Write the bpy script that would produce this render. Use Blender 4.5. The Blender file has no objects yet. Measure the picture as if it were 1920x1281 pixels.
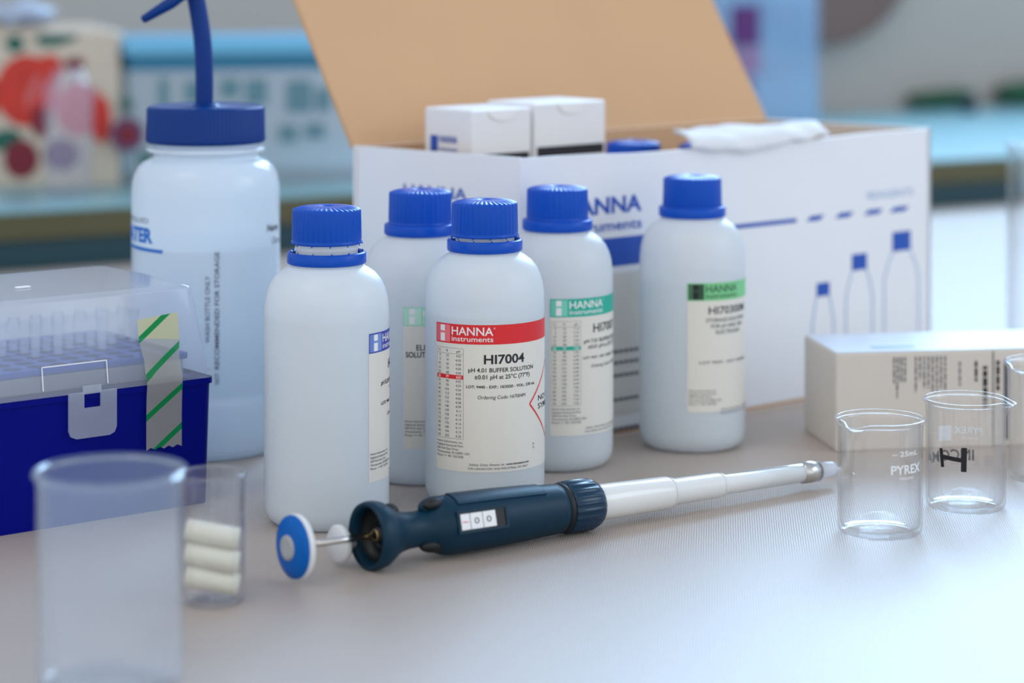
import bpy, bmesh, math, random
from mathutils import Vector, Matrix
random.seed(7)
C = bpy.context.scene.collection
D = bpy.data
scene = bpy.context.scene

# ------------------------------------------------------------------ camera
F, H0, YH = 4533.0, 0.29, -100.0          # focal length in px, camera height, horizon row
cd = D.cameras.new('camera')
cd.sensor_width = 36; cd.lens = F / 1920 * 36
cd.shift_y = -(640.5 - YH) / 1920
cd.clip_start = 0.05; cd.clip_end = 50
cd.dof.use_dof = True; cd.dof.focus_distance = 1.225; cd.dof.aperture_fstop = 4.9
cam = D.objects.new('camera', cd); cam.location = (0, 0, H0); cam.rotation_euler = (math.pi/2, 0, 0)
C.objects.link(cam); scene.camera = cam

# ------------------------------------------------------------------ world, lights, exposure
w = D.worlds.new('world'); scene.world = w; w.use_nodes = True
wn = w.node_tree.nodes; wl = w.node_tree.links
bg = wn['Background']; 
tc = wn.new('ShaderNodeTexCoord'); sx = wn.new('ShaderNodeSeparateXYZ'); cr = wn.new('ShaderNodeValToRGB')
wl.new(tc.outputs['Generated'], sx.inputs[0])
mr = wn.new('ShaderNodeMapRange'); mr.inputs[1].default_value = -1; mr.inputs[2].default_value = 1
wl.new(sx.outputs['Y'], mr.inputs[0]); wl.new(mr.outputs[0], cr.inputs[0]); wl.new(cr.outputs[0], bg.inputs[0])
cr.color_ramp.elements[0].color = (0.94, 0.96, 0.97, 1)
cr.color_ramp.elements[1].color = (0.62, 0.83, 1.20, 1)
ms = wn.new('ShaderNodeMapRange'); ms.inputs[1].default_value = -1; ms.inputs[2].default_value = 0.6     # brighter room behind the camera
ms.inputs[3].default_value = 1.15; ms.inputs[4].default_value = 0.85
wl.new(sx.outputs['Y'], ms.inputs[0])
mz = wn.new('ShaderNodeMapRange'); mz.inputs[1].default_value = 0.25; mz.inputs[2].default_value = 0.8      # dimmer ceiling
mz.inputs[3].default_value = 1.0; mz.inputs[4].default_value = 0.60
wl.new(sx.outputs['Z'], mz.inputs[0])
mu = wn.new('ShaderNodeMath'); mu.operation = 'MULTIPLY'; wl.new(ms.outputs[0], mu.inputs[0]); wl.new(mz.outputs[0], mu.inputs[1])
wl.new(mu.outputs[0], bg.inputs[1])
scene.cycles.diffuse_bounces = 8; scene.cycles.max_bounces = 20; scene.cycles.transmission_bounces = 16; scene.cycles.transparent_max_bounces = 24

def area(name, loc, target, sx_, sy_, power, col):
    l = D.lights.new(name, 'AREA'); l.shape = 'RECTANGLE'; l.size = sx_; l.size_y = sy_
    l.energy = power; l.color = col
    o = D.objects.new(name, l); o.location = loc
    o.rotation_euler = (Vector(target) - Vector(loc)).to_track_quat('-Z', 'Y').to_euler()
    C.objects.link(o); return o
area('window_light', (1.0, 4.3, 1.75), (0.15, 1.2, 0.0), 1.5, 1.4, 122, (0.44, 0.70, 1.0))
area('side_window_light', (3.0, 0.6, 1.6), (0.1, 1.4, 0.1), 1.8, 1.4, 20, (0.72, 0.86, 1.0))
area('warm_overhead_light', (-1.2, 0.0, 2.3), (0.0, 1.5, 0.1), 1.2, 1.2, 10, (1.0, 0.90, 0.78))  # warm area light, high and left of the camera

scene.view_settings.view_transform = 'Standard'
scene.view_settings.look = 'None'
scene.view_settings.gamma = 1
scene.view_settings.use_curve_mapping = False
scene.view_settings.exposure = 0.14

# ------------------------------------------------------------------ materials
def srgb(r, g, b):
    f = lambda c: (c/255/12.92) if c/255 <= 0.04045 else ((c/255+0.055)/1.055)**2.4
    return (f(r), f(g), f(b), 1)
M = {}
def pm(name, col, rough=0.5, metal=0.0, spec=0.5, sss=0, noise=0, noise_scale=60, bump=0, bump_scale=400, coat=0):
    m = D.materials.new(name); m.use_nodes = True; nt = m.node_tree; b = nt.nodes['Principled BSDF']
    b.inputs['Base Color'].default_value = col; b.inputs['Roughness'].default_value = rough
    b.inputs['Metallic'].default_value = metal; b.inputs['Specular IOR Level'].default_value = spec
    if coat: b.inputs['Coat Weight'].default_value = coat; b.inputs['Coat Roughness'].default_value = 0.1
    if noise or bump:
        t = nt.nodes.new('ShaderNodeTexCoord')
    if noise:
        n = nt.nodes.new('ShaderNodeTexNoise'); n.inputs['Scale'].default_value = noise_scale
        nt.links.new(t.outputs['Object'], n.inputs['Vector'])
        mx = nt.nodes.new('ShaderNodeMix'); mx.data_type = 'RGBA'
        mx.inputs['A'].default_value = tuple(c*(1-noise) for c in col[:3]) + (1,)
        mx.inputs['B'].default_value = tuple(min(1, c*(1+noise)) for c in col[:3]) + (1,)
        nt.links.new(n.outputs['Fac'], mx.inputs['Factor']); nt.links.new(mx.outputs['Result'], b.inputs['Base Color'])
    if bump:
        n2 = nt.nodes.new('ShaderNodeTexNoise'); n2.inputs['Scale'].default_value = bump_scale; n2.inputs['Detail'].default_value = 2
        nt.links.new(t.outputs['Object'], n2.inputs['Vector'])
        bp = nt.nodes.new('ShaderNodeBump'); bp.inputs['Strength'].default_value = bump; bp.inputs['Distance'].default_value = 0.0005
        nt.links.new(n2.outputs['Fac'], bp.inputs['Height']); nt.links.new(bp.outputs[0], b.inputs['Normal'])
    M[name] = m; return m

def milky(name, col, transp=0.15, transl=0.5, gloss=0.35, tcol=(1,1,1,1), ior=1.45):
    """translucent plastic: diffuse + translucent, partly see-through, soft sheen"""
    m = D.materials.new(name); m.use_nodes = True; nt = m.node_tree; N = nt.nodes; L = nt.links
    N.remove(N['Principled BSDF']); out = N['Material Output']
    d = N.new('ShaderNodeBsdfDiffuse'); d.inputs[0].default_value = col
    t = N.new('ShaderNodeBsdfTranslucent'); t.inputs[0].default_value = col
    a = N.new('ShaderNodeMixShader'); a.inputs[0].default_value = transl; L.new(d.outputs[0], a.inputs[1]); L.new(t.outputs[0], a.inputs[2])
    tr = N.new('ShaderNodeBsdfTransparent'); tr.inputs[0].default_value = tcol
    b = N.new('ShaderNodeMixShader'); b.inputs[0].default_value = transp; L.new(a.outputs[0], b.inputs[1]); L.new(tr.outputs[0], b.inputs[2])
    g = N.new('ShaderNodeBsdfGlossy'); g.inputs['Roughness'].default_value = gloss
    lw = N.new('ShaderNodeLayerWeight'); lw.inputs[0].default_value = 0.5
    pw = N.new('ShaderNodeMath'); pw.operation = 'POWER'; pw.inputs[1].default_value = 4.5; L.new(lw.outputs['Facing'], pw.inputs[0])
    fr = N.new('ShaderNodeMapRange'); fr.inputs[3].default_value = (ior-1)**2/(ior+1)**2; fr.inputs[4].default_value = 0.75*min(1, (ior-1)*2.5); L.new(pw.outputs[0], fr.inputs[0])
    c = N.new('ShaderNodeMixShader'); L.new(fr.outputs[0], c.inputs[0]); L.new(b.outputs[0], c.inputs[1]); L.new(g.outputs[0], c.inputs[2])
    L.new(c.outputs[0], out.inputs[0]); M[name] = m; return m

def glassm(name, col=(1,1,1,1), ior=1.47, rough=0.0):
    m = D.materials.new(name); m.use_nodes = True; nt = m.node_tree; N = nt.nodes
    N.remove(N['Principled BSDF']); g = N.new('ShaderNodeBsdfGlass')
    g.inputs['Color'].default_value = col; g.inputs['IOR'].default_value = ior; g.inputs['Roughness'].default_value = rough
    nt.links.new(g.outputs[0], N['Material Output'].inputs[0]); M[name] = m; return m

milky('bottle_plastic', (0.95, 0.97, 0.97, 1), 0.14, 0.45, 0.38)
milky('wash_plastic', (0.88, 0.94, 0.98, 1), 0.22, 0.45, 0.16)
def mixglass():
    g = M['glass']; nt = g.node_tree; N = nt.nodes; L = nt.links; gl = N['Glass BSDF']; out = N['Material Output']
    tr = N.new('ShaderNodeBsdfTransparent'); go = N.new('ShaderNodeBsdfGlossy'); go.inputs['Roughness'].default_value = 0.03
    lw = N.new('ShaderNodeLayerWeight'); lw.inputs[0].default_value = 0.5
    pw = N.new('ShaderNodeMath'); pw.operation = 'POWER'; pw.inputs[1].default_value = 3.6; L.new(lw.outputs['Facing'], pw.inputs[0])
    mr_ = N.new('ShaderNodeMapRange'); mr_.inputs[3].default_value = 0.03; mr_.inputs[4].default_value = 0.7; L.new(pw.outputs[0], mr_.inputs[0])
    a = N.new('ShaderNodeMixShader'); L.new(mr_.outputs[0], a.inputs[0]); L.new(tr.outputs[0], a.inputs[1]); L.new(go.outputs[0], a.inputs[2])
    b = N.new('ShaderNodeMixShader'); b.inputs[0].default_value = 0.90; L.new(gl.outputs[0], b.inputs[1]); L.new(a.outputs[0], b.inputs[2])
    L.new(b.outputs[0], out.inputs[0])
milky('liquid', (0.80, 0.90, 0.97, 1), 0.25, 0.5, 0.3, ior=1.1)
milky('lid_plastic', (0.80, 0.87, 0.96, 1), 0.64, 0.45, 0.12)
milky('tray_plastic', (0.72, 0.76, 0.85, 1), 0.35, 0.5, 0.2)
milky('tip_plastic', (0.85, 0.90, 0.97, 1), 0.85, 0.5, 0.1)
milky('haze_plastic', (0.72, 0.87, 1.0, 1), 0.925, 0.4, 0.12)
milky('tote_plastic', (0.62, 0.68, 0.73, 1), 0.40, 0.4, 0.2)
milky('jug_plastic', (0.40, 0.62, 0.86, 1), 0.5, 0.5, 0.15)
milky('cup_plastic', (0.60, 0.60, 0.74, 1), 0.78, 0.5, 0.2)
milky('tip_cone', (0.85, 0.88, 0.93, 1), 0.25, 0.5, 0.2)
milky('paper_tissue', (0.95, 0.96, 0.97, 1), 0.0, 0.35, 0.6, ior=1.05)
glassm('glass', (0.985, 0.995, 0.995, 1)); mixglass()
pm('cap_blue', srgb(0, 76, 184), 0.33, spec=0.25, bump=0.08, bump_scale=900)
pm('wash_blue', srgb(0, 52, 126), 0.35, spec=0.2)
pm('box_blue', srgb(0, 10, 124), 0.4, spec=0.1)
pm('rack_blue', srgb(0, 70, 165), 0.4, spec=0.2)
pm('hole_shade', srgb(0, 28, 92), 0.6, spec=0.1)
pm('label_paper', srgb(228, 224, 214), 0.45)
pm('ink', srgb(24, 26, 34), 0.5)
pm('ink_soft', srgb(86, 90, 98), 0.6)
pm('label_white', srgb(240, 240, 240), 0.45)
pm('red', srgb(222, 32, 38), 0.4);      pm('red_tint', srgb(236, 120, 126), 0.4)
pm('blue', srgb(38, 58, 168), 0.4);     pm('blue_tint', srgb(120, 150, 214), 0.4)
pm('mint', srgb(160, 224, 190), 0.4);   pm('mint_tint', srgb(196, 236, 214), 0.4)
pm('teal', srgb(10, 176, 152), 0.4);    pm('teal_tint', srgb(120, 212, 190), 0.4)
pm('leaf_green', srgb(124, 206, 142), 0.4); pm('black_tint', srgb(40, 74, 54), 0.4)
pm('pip_body', srgb(2, 46, 66), 0.42, spec=0.25, bump=0.15, bump_scale=700)
pm('pip_nut', srgb(0, 46, 72), 0.22, spec=0.4)
pm('pip_dark', srgb(6, 10, 14), 0.5)
pm('pip_white', srgb(230, 230, 226), 0.22, coat=0.4)
pm('pip_button', srgb(0, 98, 186), 0.45, spec=0.2)
pm('white_plastic', srgb(226, 228, 228), 0.35)
pm('grey_plastic', srgb(176, 178, 176), 0.4)
pm('steel', (0.62, 0.60, 0.57, 1), 0.2, metal=1)
pm('brass', (0.75, 0.55, 0.25, 1), 0.3, metal=1)
pm('carton_white', srgb(234, 235, 238), 0.5, noise=0.02, noise_scale=20)
pm('kraft', srgb(208, 166, 124), 0.7, noise=0.05, noise_scale=14)
pm('carton_cream', srgb(214, 206, 196), 0.55, noise=0.03, noise_scale=30)
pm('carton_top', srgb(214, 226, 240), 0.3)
pm('wash_print', srgb(30, 112, 200), 0.5); pm('print_blue', srgb(26, 80, 178), 0.5); pm('print_pale', srgb(158, 182, 220), 0.5)
pm('rod_white', srgb(226, 224, 210), 0.5)
pm('enamel', srgb(236, 240, 242), 0.6); pm('marker', srgb(10, 12, 22), 0.4)
pm('sticker_paper', srgb(214, 212, 204), 0.5)
pm('bench_top', srgb(126, 172, 180), 0.3, noise=0.05, noise_scale=8)
pm('bench_edge', srgb(84, 80, 48), 0.5, noise=0.08, noise_scale=10)
pm('bench_panel', srgb(18, 62, 72), 0.5)
pm('fruit_cream', srgb(196, 184, 168), 0.5); pm('fruit_red', srgb(196, 44, 30), 0.5, noise=0.3, noise_scale=30)
pm('fruit_dark', srgb(116, 14, 36), 0.5); pm('fruit_leaf', srgb(0, 88, 76), 0.5); pm('fruit_plum', srgb(96, 56, 96), 0.5)
pm('fruit_rose', srgb(198, 96, 96), 0.5)
pm('tote_lid', srgb(96, 170, 206), 0.3); pm('tote_rim', srgb(34, 112, 146), 0.4)
pm('tote_print', srgb(88, 128, 140), 0.5)
pm('wrap_plastic', srgb(176, 190, 214), 0.2)
pm('wall_paint', srgb(172, 166, 160), 0.7, noise=0.06, noise_scale=3)
pm('brown_cloth', srgb(110, 96, 92), 0.8, noise=0.08, noise_scale=10)
pm('dark_green', srgb(0, 74, 44), 0.6); pm('navy', srgb(6, 26, 58), 0.5)
pm('jug_label', srgb(92, 40, 110), 0.5); pm('jug_label_pale', srgb(150, 120, 160), 0.5)

# table laminate: beige grey with a fine woven texture and a soft sheen
def table_mat():
    m = pm('table_laminate', srgb(176, 166, 158), 0.40, spec=0.34)
    nt = m.node_tree; N = nt.nodes; L = nt.links; b = N['Principled BSDF']
    t = N.new('ShaderNodeTexCoord')
    n = N.new('ShaderNodeTexNoise'); n.inputs['Scale'].default_value = 700; n.inputs['Detail'].default_value = 3
    L.new(t.outputs['Object'], n.inputs['Vector'])
    w1 = N.new('ShaderNodeTexWave'); w1.inputs['Scale'].default_value = 260; w1.inputs['Distortion'].default_value = 3; w1.inputs['Detail'].default_value = 2
    mp = N.new('ShaderNodeMapping'); mp.inputs['Rotation'].default_value = (0, 0, 0.6)
    L.new(t.outputs['Object'], mp.inputs[0]); L.new(mp.outputs[0], w1.inputs['Vector'])
    ad = N.new('ShaderNodeMath'); ad.operation = 'ADD'; L.new(n.outputs['Fac'], ad.inputs[0]); L.new(w1.outputs['Fac'], ad.inputs[1])
    bp = N.new('ShaderNodeBump'); bp.inputs['Strength'].default_value = 0.35; bp.inputs['Distance'].default_value = 0.0003
    L.new(ad.outputs[0], bp.inputs['Height']); L.new(bp.outputs[0], b.inputs['Normal'])
    rr = N.new('ShaderNodeValToRGB'); rr.color_ramp.elements[0].color = srgb(170, 156, 146); rr.color_ramp.elements[1].color = srgb(190, 177, 167)
    hf = N.new('ShaderNodeMath'); hf.operation = 'MULTIPLY'; hf.inputs[1].default_value = 0.5
    L.new(ad.outputs[0], hf.inputs[0]); L.new(hf.outputs[0], rr.inputs[0]); L.new(rr.outputs[0], b.inputs['Base Color'])
table_mat()

def tape_mat():
    m = D.materials.new('tape'); m.use_nodes = True; nt = m.node_tree; N = nt.nodes; L = nt.links
    N.remove(N['Principled BSDF']); out = N['Material Output']
    t = N.new('ShaderNodeTexCoord'); s = N.new('ShaderNodeSeparateXYZ'); L.new(t.outputs['Object'], s.inputs[0])
    def mth(op, a, b=None):
        q = N.new('ShaderNodeMath'); q.operation = op
        for i, v in enumerate((a, b)):
            if v is None: continue
            if isinstance(v, (int, float)): q.inputs[i].default_value = v
            else: L.new(v, q.inputs[i])
        return q.outputs[0]
    v = mth('SUBTRACT', s.outputs['Z'], mth('MULTIPLY', s.outputs['X'], 0.71))
    v = mth('ADD', mth('DIVIDE', v, 0.0205), 10.27)
    st = mth('LESS_THAN', mth('FRACT', v), 0.17)
    fold = mth('GREATER_THAN', mth('ADD', s.outputs['Z'], mth('MULTIPLY', s.outputs['X'], 0.12)), 0.0845)
    def mixc(f, a, b):
        x = N.new('ShaderNodeMix'); x.data_type = 'RGBA'
        L.new(f, x.inputs['Factor'])
        for k, v_ in (('A', a), ('B', b)):
            if isinstance(v_, tuple): x.inputs[k].default_value = v_
            else: L.new(v_, x.inputs[k])
        return x.outputs['Result']
    base = mixc(fold, srgb(206, 204, 190), srgb(226, 224, 178))
    col = mixc(st, base, srgb(30, 160, 84))
    d = N.new('ShaderNodeBsdfDiffuse'); L.new(col, d.inputs[0])
    tl = N.new('ShaderNodeBsdfTranslucent'); L.new(col, tl.inputs[0])
    a = N.new('ShaderNodeMixShader'); a.inputs[0].default_value = 0.3; L.new(d.outputs[0], a.inputs[1]); L.new(tl.outputs[0], a.inputs[2])
    tr = N.new('ShaderNodeBsdfTransparent')
    op = mth('SUBTRACT', 0.42, mth('MULTIPLY', st, 0.3)); op = mth('MULTIPLY', op, mth('SUBTRACT', 1.0, mth('MULTIPLY', fold, 0.75)))
    b = N.new('ShaderNodeMixShader'); L.new(op, b.inputs[0]); L.new(a.outputs[0], b.inputs[1]); L.new(tr.outputs[0], b.inputs[2])
    L.new(b.outputs[0], out.inputs[0]); M['tape'] = m
tape_mat()

# ------------------------------------------------------------------ mesh helpers
class MB:
    def __init__(s): s.v = []; s.f = []; s.m = []; s.mats = []; s.sm = []
    def mi(s, mat):
        if mat not in s.mats: s.mats.append(mat)
        return s.mats.index(mat)
    def add(s, verts, faces, mat, fn=None, smooth=False):
        o = len(s.v); k = s.mi(mat)
        for p in verts: s.v.append(tuple(fn(p)) if fn else tuple(p))
        for f in faces: s.f.append([i + o for i in f]); s.m.append(k); s.sm.append(smooth)
    def lathe(s, prof, mat, n=64, mod=None, fn=None, closed=False, smooth=True):
        vs = []; fs = []; P = len(prof)
        for j, (r, z) in enumerate(prof):
            for i in range(n):
                a = 2*math.pi*i/n; rr, zz = (mod(j, a, r, z) if mod else (r, z))
                vs.append((rr*math.sin(a), -rr*math.cos(a), zz))
        for j in range(P-1 if not closed else P):
            j2 = (j+1) % P
            for i in range(n):
                i2 = (i+1) % n
                fs.append((j*n+i, j*n+i2, j2*n+i2, j2*n+i))
        s.add(vs, fs, mat, fn, smooth)
    def box(s, x0, x1, y0, y1, z0, z1, mat, bev=0.0, fn=None, seg=2):
        bm = bmesh.new(); bmesh.ops.create_cube(bm, size=1)
        for v in bm.verts:
            v.co = Vector(((x0+x1)/2 + v.co.x*(x1-x0), (y0+y1)/2 + v.co.y*(y1-y0), (z0+z1)/2 + v.co.z*(z1-z0)))
        if bev: bmesh.ops.bevel(bm, geom=bm.edges[:], offset=bev, segments=seg, affect='EDGES', profile=0.5)
        bm.verts.index_update()
        s.add([tuple(v.co) for v in bm.verts], [[v.index for v in f.verts] for f in bm.faces], mat, fn, False); bm.free()
    def tube(s, pts, rad, mat, n=16, caps=True, fn=None):
        pts = [Vector(p) for p in pts]; R = rad if isinstance(rad, (list, tuple)) else [rad]*len(pts)
        vs = []; fs = []; up = None
        for i, p in enumerate(pts):
            d = (pts[min(i+1, len(pts)-1)] - pts[max(i-1, 0)]).normalized()
            if up is None:
                up = Vector((0, 0, 1)) if abs(d.z) < 0.9 else Vector((1, 0, 0))
            a = d.cross(up).normalized(); b = a.cross(d).normalized(); up = b
            for k in range(n):
                t = 2*math.pi*k/n; vs.append(p + (a*math.cos(t) + b*math.sin(t))*R[i])
        for i in range(len(pts)-1):
            for k in range(n):
                k2 = (k+1) % n; fs.append((i*n+k, i*n+k2, (i+1)*n+k2, (i+1)*n+k))
        if caps: fs.append(list(range(n))[::-1]); fs.append([(len(pts)-1)*n+k for k in range(n)])
        s.add(vs, fs, mat, fn, True)
    def rect(s, u0, v0, u1, v1, mat, fn, nu=1, nv=1, w=0.0):
        vs = [(u0+(u1-u0)*i/nu, v0+(v1-v0)*j/nv, w) for j in range(nv+1) for i in range(nu+1)]
        fs = [(j*(nu+1)+i, j*(nu+1)+i+1, (j+1)*(nu+1)+i+1, (j+1)*(nu+1)+i) for j in range(nv) for i in range(nu)]
        s.add(vs, fs, mat, fn)
    def line(s, pts, wd, mat, fn, w=0.0):
        for (a, b) in zip(pts[:-1], pts[1:]):
            dx, dy = b[0]-a[0], b[1]-a[1]; L = math.hypot(dx, dy) or 1; nx, ny = -dy/L*wd/2, dx/L*wd/2
            k = max(1, int(L/0.002)); vs = []
            for i in range(k+1):
                x, y = a[0]+dx*i/k, a[1]+dy*i/k; vs += [(x+nx, y+ny, w), (x-nx, y-ny, w)]
            s.add(vs, [(2*i, 2*i+1, 2*i+3, 2*i+2) for i in range(k)], mat, fn)
    def text(s, body, x, y, size, mat, fn, width=None, align='LEFT', bold=0.0, shear=0.0, w=0.0, rot=0.0):
        vs, fs, x0, x1 = text_geo(body, size, bold, shear)
        sc = (width/(x1-x0)) if width else 1.0
        tw = (x1-x0)*sc; ox = x - (0 if align == 'LEFT' else tw/2 if align == 'CENTER' else tw)
        out = []
        for (a, b) in vs:
            px, py = (a-x0)*sc, b
            if align != 'LEFT': px -= (tw/2 if align == 'CENTER' else tw)
            if rot: px, py = px*math.cos(rot)-py*math.sin(rot), px*math.sin(rot)+py*math.cos(rot)
            out.append((x+px, y+py, w))
        s.add(out, fs, mat, fn)
    def build(s, name, parent=None, loc=None, auto=None):
        me = D.meshes.new(name); me.from_pydata(s.v, [], s.f)
        for k in s.mats: me.materials.append(M[k])
        for p, k, q in zip(me.polygons, s.m, s.sm): p.material_index = k; p.use_smooth = q
        me.update()
        o = D.objects.new(name, me); C.objects.link(o)
        if parent: o.parent = parent
        if loc: o.location = loc
        return o

_tc = {}
def text_geo(body, size, bold, shear):
    key = (body, size, bold, shear)
    if key in _tc: return _tc[key]
    c = D.curves.new('t', 'FONT'); c.body = body; c.size = 1; c.offset = bold; c.shear = shear; c.resolution_u = 3
    o = D.objects.new('t', c); C.objects.link(o)
    dg = bpy.context.evaluated_depsgraph_get(); me = D.meshes.new_from_object(o.evaluated_get(dg))
    vs = [(v.co.x*size*1.38, v.co.y*size*1.38) for v in me.vertices]; fs = [list(p.vertices) for p in me.polygons]
    D.objects.remove(o); D.curves.remove(c); D.meshes.remove(me)
    xs = [v[0] for v in vs] or [0, 1]; _tc[key] = (vs, fs, min(xs), max(xs)); return _tc[key]

def fix_normals(o):
    bm = bmesh.new(); bm.from_mesh(o.data); bmesh.ops.recalc_face_normals(bm, faces=bm.faces[:]); bm.to_mesh(o.data); bm.free(); return o
def tag(o, label=None, cat=None, group=None, kind=None):
    if label: o['label'] = label
    if cat: o['category'] = cat
    if group: o['group'] = group
    if kind: o['kind'] = kind
    return o
def thing(name, loc, rz=0, label=None, cat=None, group=None):
    o = D.objects.new(name, None); C.objects.link(o); o.empty_display_size = 0.01
    o.location = loc; o.rotation_euler = (0, 0, rz); return tag(o, label, cat, group)
def at(px, z, Z=0.0): return Vector(((px-960)*z/F, z, Z))      # point seen in column px at distance z
def deselect_bev(o, wd, seg=2):
    b = o.modifiers.new('bevel', 'BEVEL'); b.width = wd; b.segments = seg; b.limit_method = 'ANGLE'; b.angle_limit = 0.6; return o

# ------------------------------------------------------------------ the table and the bench behind it
BL, BR = Vector((-0.457, 2.158, 0)), Vector((0.568, 2.739, 0))
bdir = (BR-BL).normalized(); bang = math.atan2(bdir.y, bdir.x); ZB = 0.0543
t = thing('laboratory_table', BL, bang, 'pale beige grey laboratory table that everything in front stands on', 'table')
mb = MB(); mb.box(-2.6, 3.2, -3.2, -0.002, -0.03, 0.0, 'table_laminate', 0.002); mb.build('tabletop', t)

bench = thing('side_bench', BL, bang, 'pale blue topped bench with olive front edge running behind the table', 'bench')
mb = MB(); mb.box(-1.2, 3.2, 0.0, 0.655, ZB-0.004, ZB, 'bench_top', 0.001); mb.build('worktop', bench)
mb = MB(); mb.box(-1.2, 3.2, 0.001, 0.02, ZB-0.028, ZB-0.004, 'bench_edge', 0.001); tag(mb.build('front_edge', bench), 'olive brown front edge')
mb = MB(); mb.box(-1.2, 3.2, 0.006, 0.655, -0.03, ZB-0.028, 'bench_panel'); tag(mb.build('base_panel', bench), 'dark teal panel below the edge')
wall = MB(); wall.box(-1.6, 3.4, 0.66, 0.70, -0.1, 0.50, 'wall_paint'); wall = wall.build('wall_back'); wall.location = BL; wall.rotation_euler = (0, 0, bang); tag(wall, kind='structure')
def bench_pt(px, y):      # a point on the bench top seen at pixel (px, y)
    z = (H0-ZB)*F/(y-YH); return at(px, z, ZB)

# ------------------------------------------------------------------ label artwork, in metres from its left edge (u) and top (v down)
def label_art(mb, spec, fn, W, Hh):
    main, tint = spec['main'], spec['tint']; mm = 0.001
    mb.rect(0, -Hh, W, 0, 'label_paper', fn, nu=int(W/0.0015), nv=1, w=0.0)
    R = lambda x0, y0, x1, y1, m, w=1: mb.rect(x0*mm, -y1*mm, x1*mm, -y0*mm, m, fn, nu=max(1, int(abs(x1-x0)/1.2)), w=w*0.00004)
    def T(s_, x, y, size, width=None, align='LEFT', bold=0.0, shear=0, m='ink', w=3):
        mb.text(s_, x*mm, -y*mm, size*mm, m, fn, width=width*mm if width else None, align=align, bold=bold, shear=shear, w=w*0.00004)
    R(0, 0, W/mm, 10, main)
    R(0.5, 0.6, 9.8, 9.4, tint, 2)
    blk = spec.get('block', 'label_white')
    R(3.4, 0.9, 6.4, 3.9, blk, 3); R(3.4, 5.0, 6.4, 9.1, blk, 3)
    for k in range(5): R(0.9+0.45*k, 0.6, 1.05+0.45*k, 9.4, main if k % 2 == 0 else tint, 2.5)
    lt = spec.get('logo', 'label_white')
    T('HANNA', 10.8, 5.4, 4.3, 22.2, bold=0.012, m=lt)
    T('instruments', 10.8, 8.6, 2.7, 22.2, bold=0.008, m=lt)
    T('\u00ae', 33.2, 2.2, 0.9, m=lt)
    if spec.get('table'):
        rows = spec['table']; x0, x1, y0 = 0.8, 17.4, 12.4; pitch = 2.16; y1 = y0+2.9+pitch*20+0.2
        for a in (x0, x1): mb.line([(a*mm, -y0*mm), (a*mm, -y1*mm)], 0.00012, 'ink_soft', fn, w=0.00008)
        for b_ in (y0, y0+2.9, y1): mb.line([(x0*mm, -b_*mm), (x1*mm, -b_*mm)], 0.00012, 'ink_soft', fn, w=0.00008)
        T('\u00b0C', 3.4, y0+2.2, 1.3, align='RIGHT'); T('\u00b0F', 8.4, y0+2.2, 1.3, align='RIGHT'); T('pH', 15.6, y0+2.2, 1.3, align='RIGHT')
        for i, ph in enumerate(rows):
            yy = y0+4.6+pitch*i; c = i*5; hot = (i == 5)
            if hot: R(x0, yy-1.75, x1, yy+0.4, main, 1.5)
            m_ = 'label_white' if hot else 'ink_soft'; bd = 0.02 if hot else 0.0
            T(str(c), 3.4, yy, 1.35, align='RIGHT', m=m_, bold=bd); T(str(int(c*1.8+32)), 9.0, yy, 1.35, align='RIGHT', m=m_, bold=bd)
            T(ph, 16.2, yy, 1.35, align='RIGHT', m=m_, bold=bd)
    for (s_, x, y, size, width, al, bd, sh, *mm_) in spec['text']:
        T(s_, x, y, size, width, al, bd, sh, m=(mm_[0] if mm_ else 'ink'))
    for i, s_ in enumerate(['Hanna Instruments, Inc.', 'Highland Industrial Park', '584 Park East Drive', 'Woonsocket, RI 02895 USA', 'Phone: +1 401 7657500']):
        T(s_, 0.9, 61.0+1.85*i, 1.25, m='ink_soft')
    T('Safety Data Sheets at:', 20.5, 71.9, 1.2, 18.5, shear=0.2, m='ink_soft'); T('www.hannainst.com', 39.8, 71.9, 1.2, 14, bold=0.015, shear=0.2)
    T('FOR LABORATORY AND INDUSTRIAL USE ONLY', 20.0, 73.9, 1.1, 33, m='ink_soft')
    if spec.get('diamond'):
        cx, cy, h = 74.5, 42.2, 20.0
        P = [(cx-h, cy), (cx, cy-h), (cx+h, cy), (cx, cy+h), (cx-h, cy)]
        mb.line([(a*mm, -b*mm) for a, b in P], 0.0010, 'red', fn, w=0.00006)
        T('NO GHS', 62.2, cy-0.6, 2.9, 24, bold=0.01); T('SYMBOL', 62.0, cy+3.6, 2.9, 24.5, bold=0.01)
        T('R: -', 57, 63.5, 1.2); T('P: -', 57, 65.4, 1.2)

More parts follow.
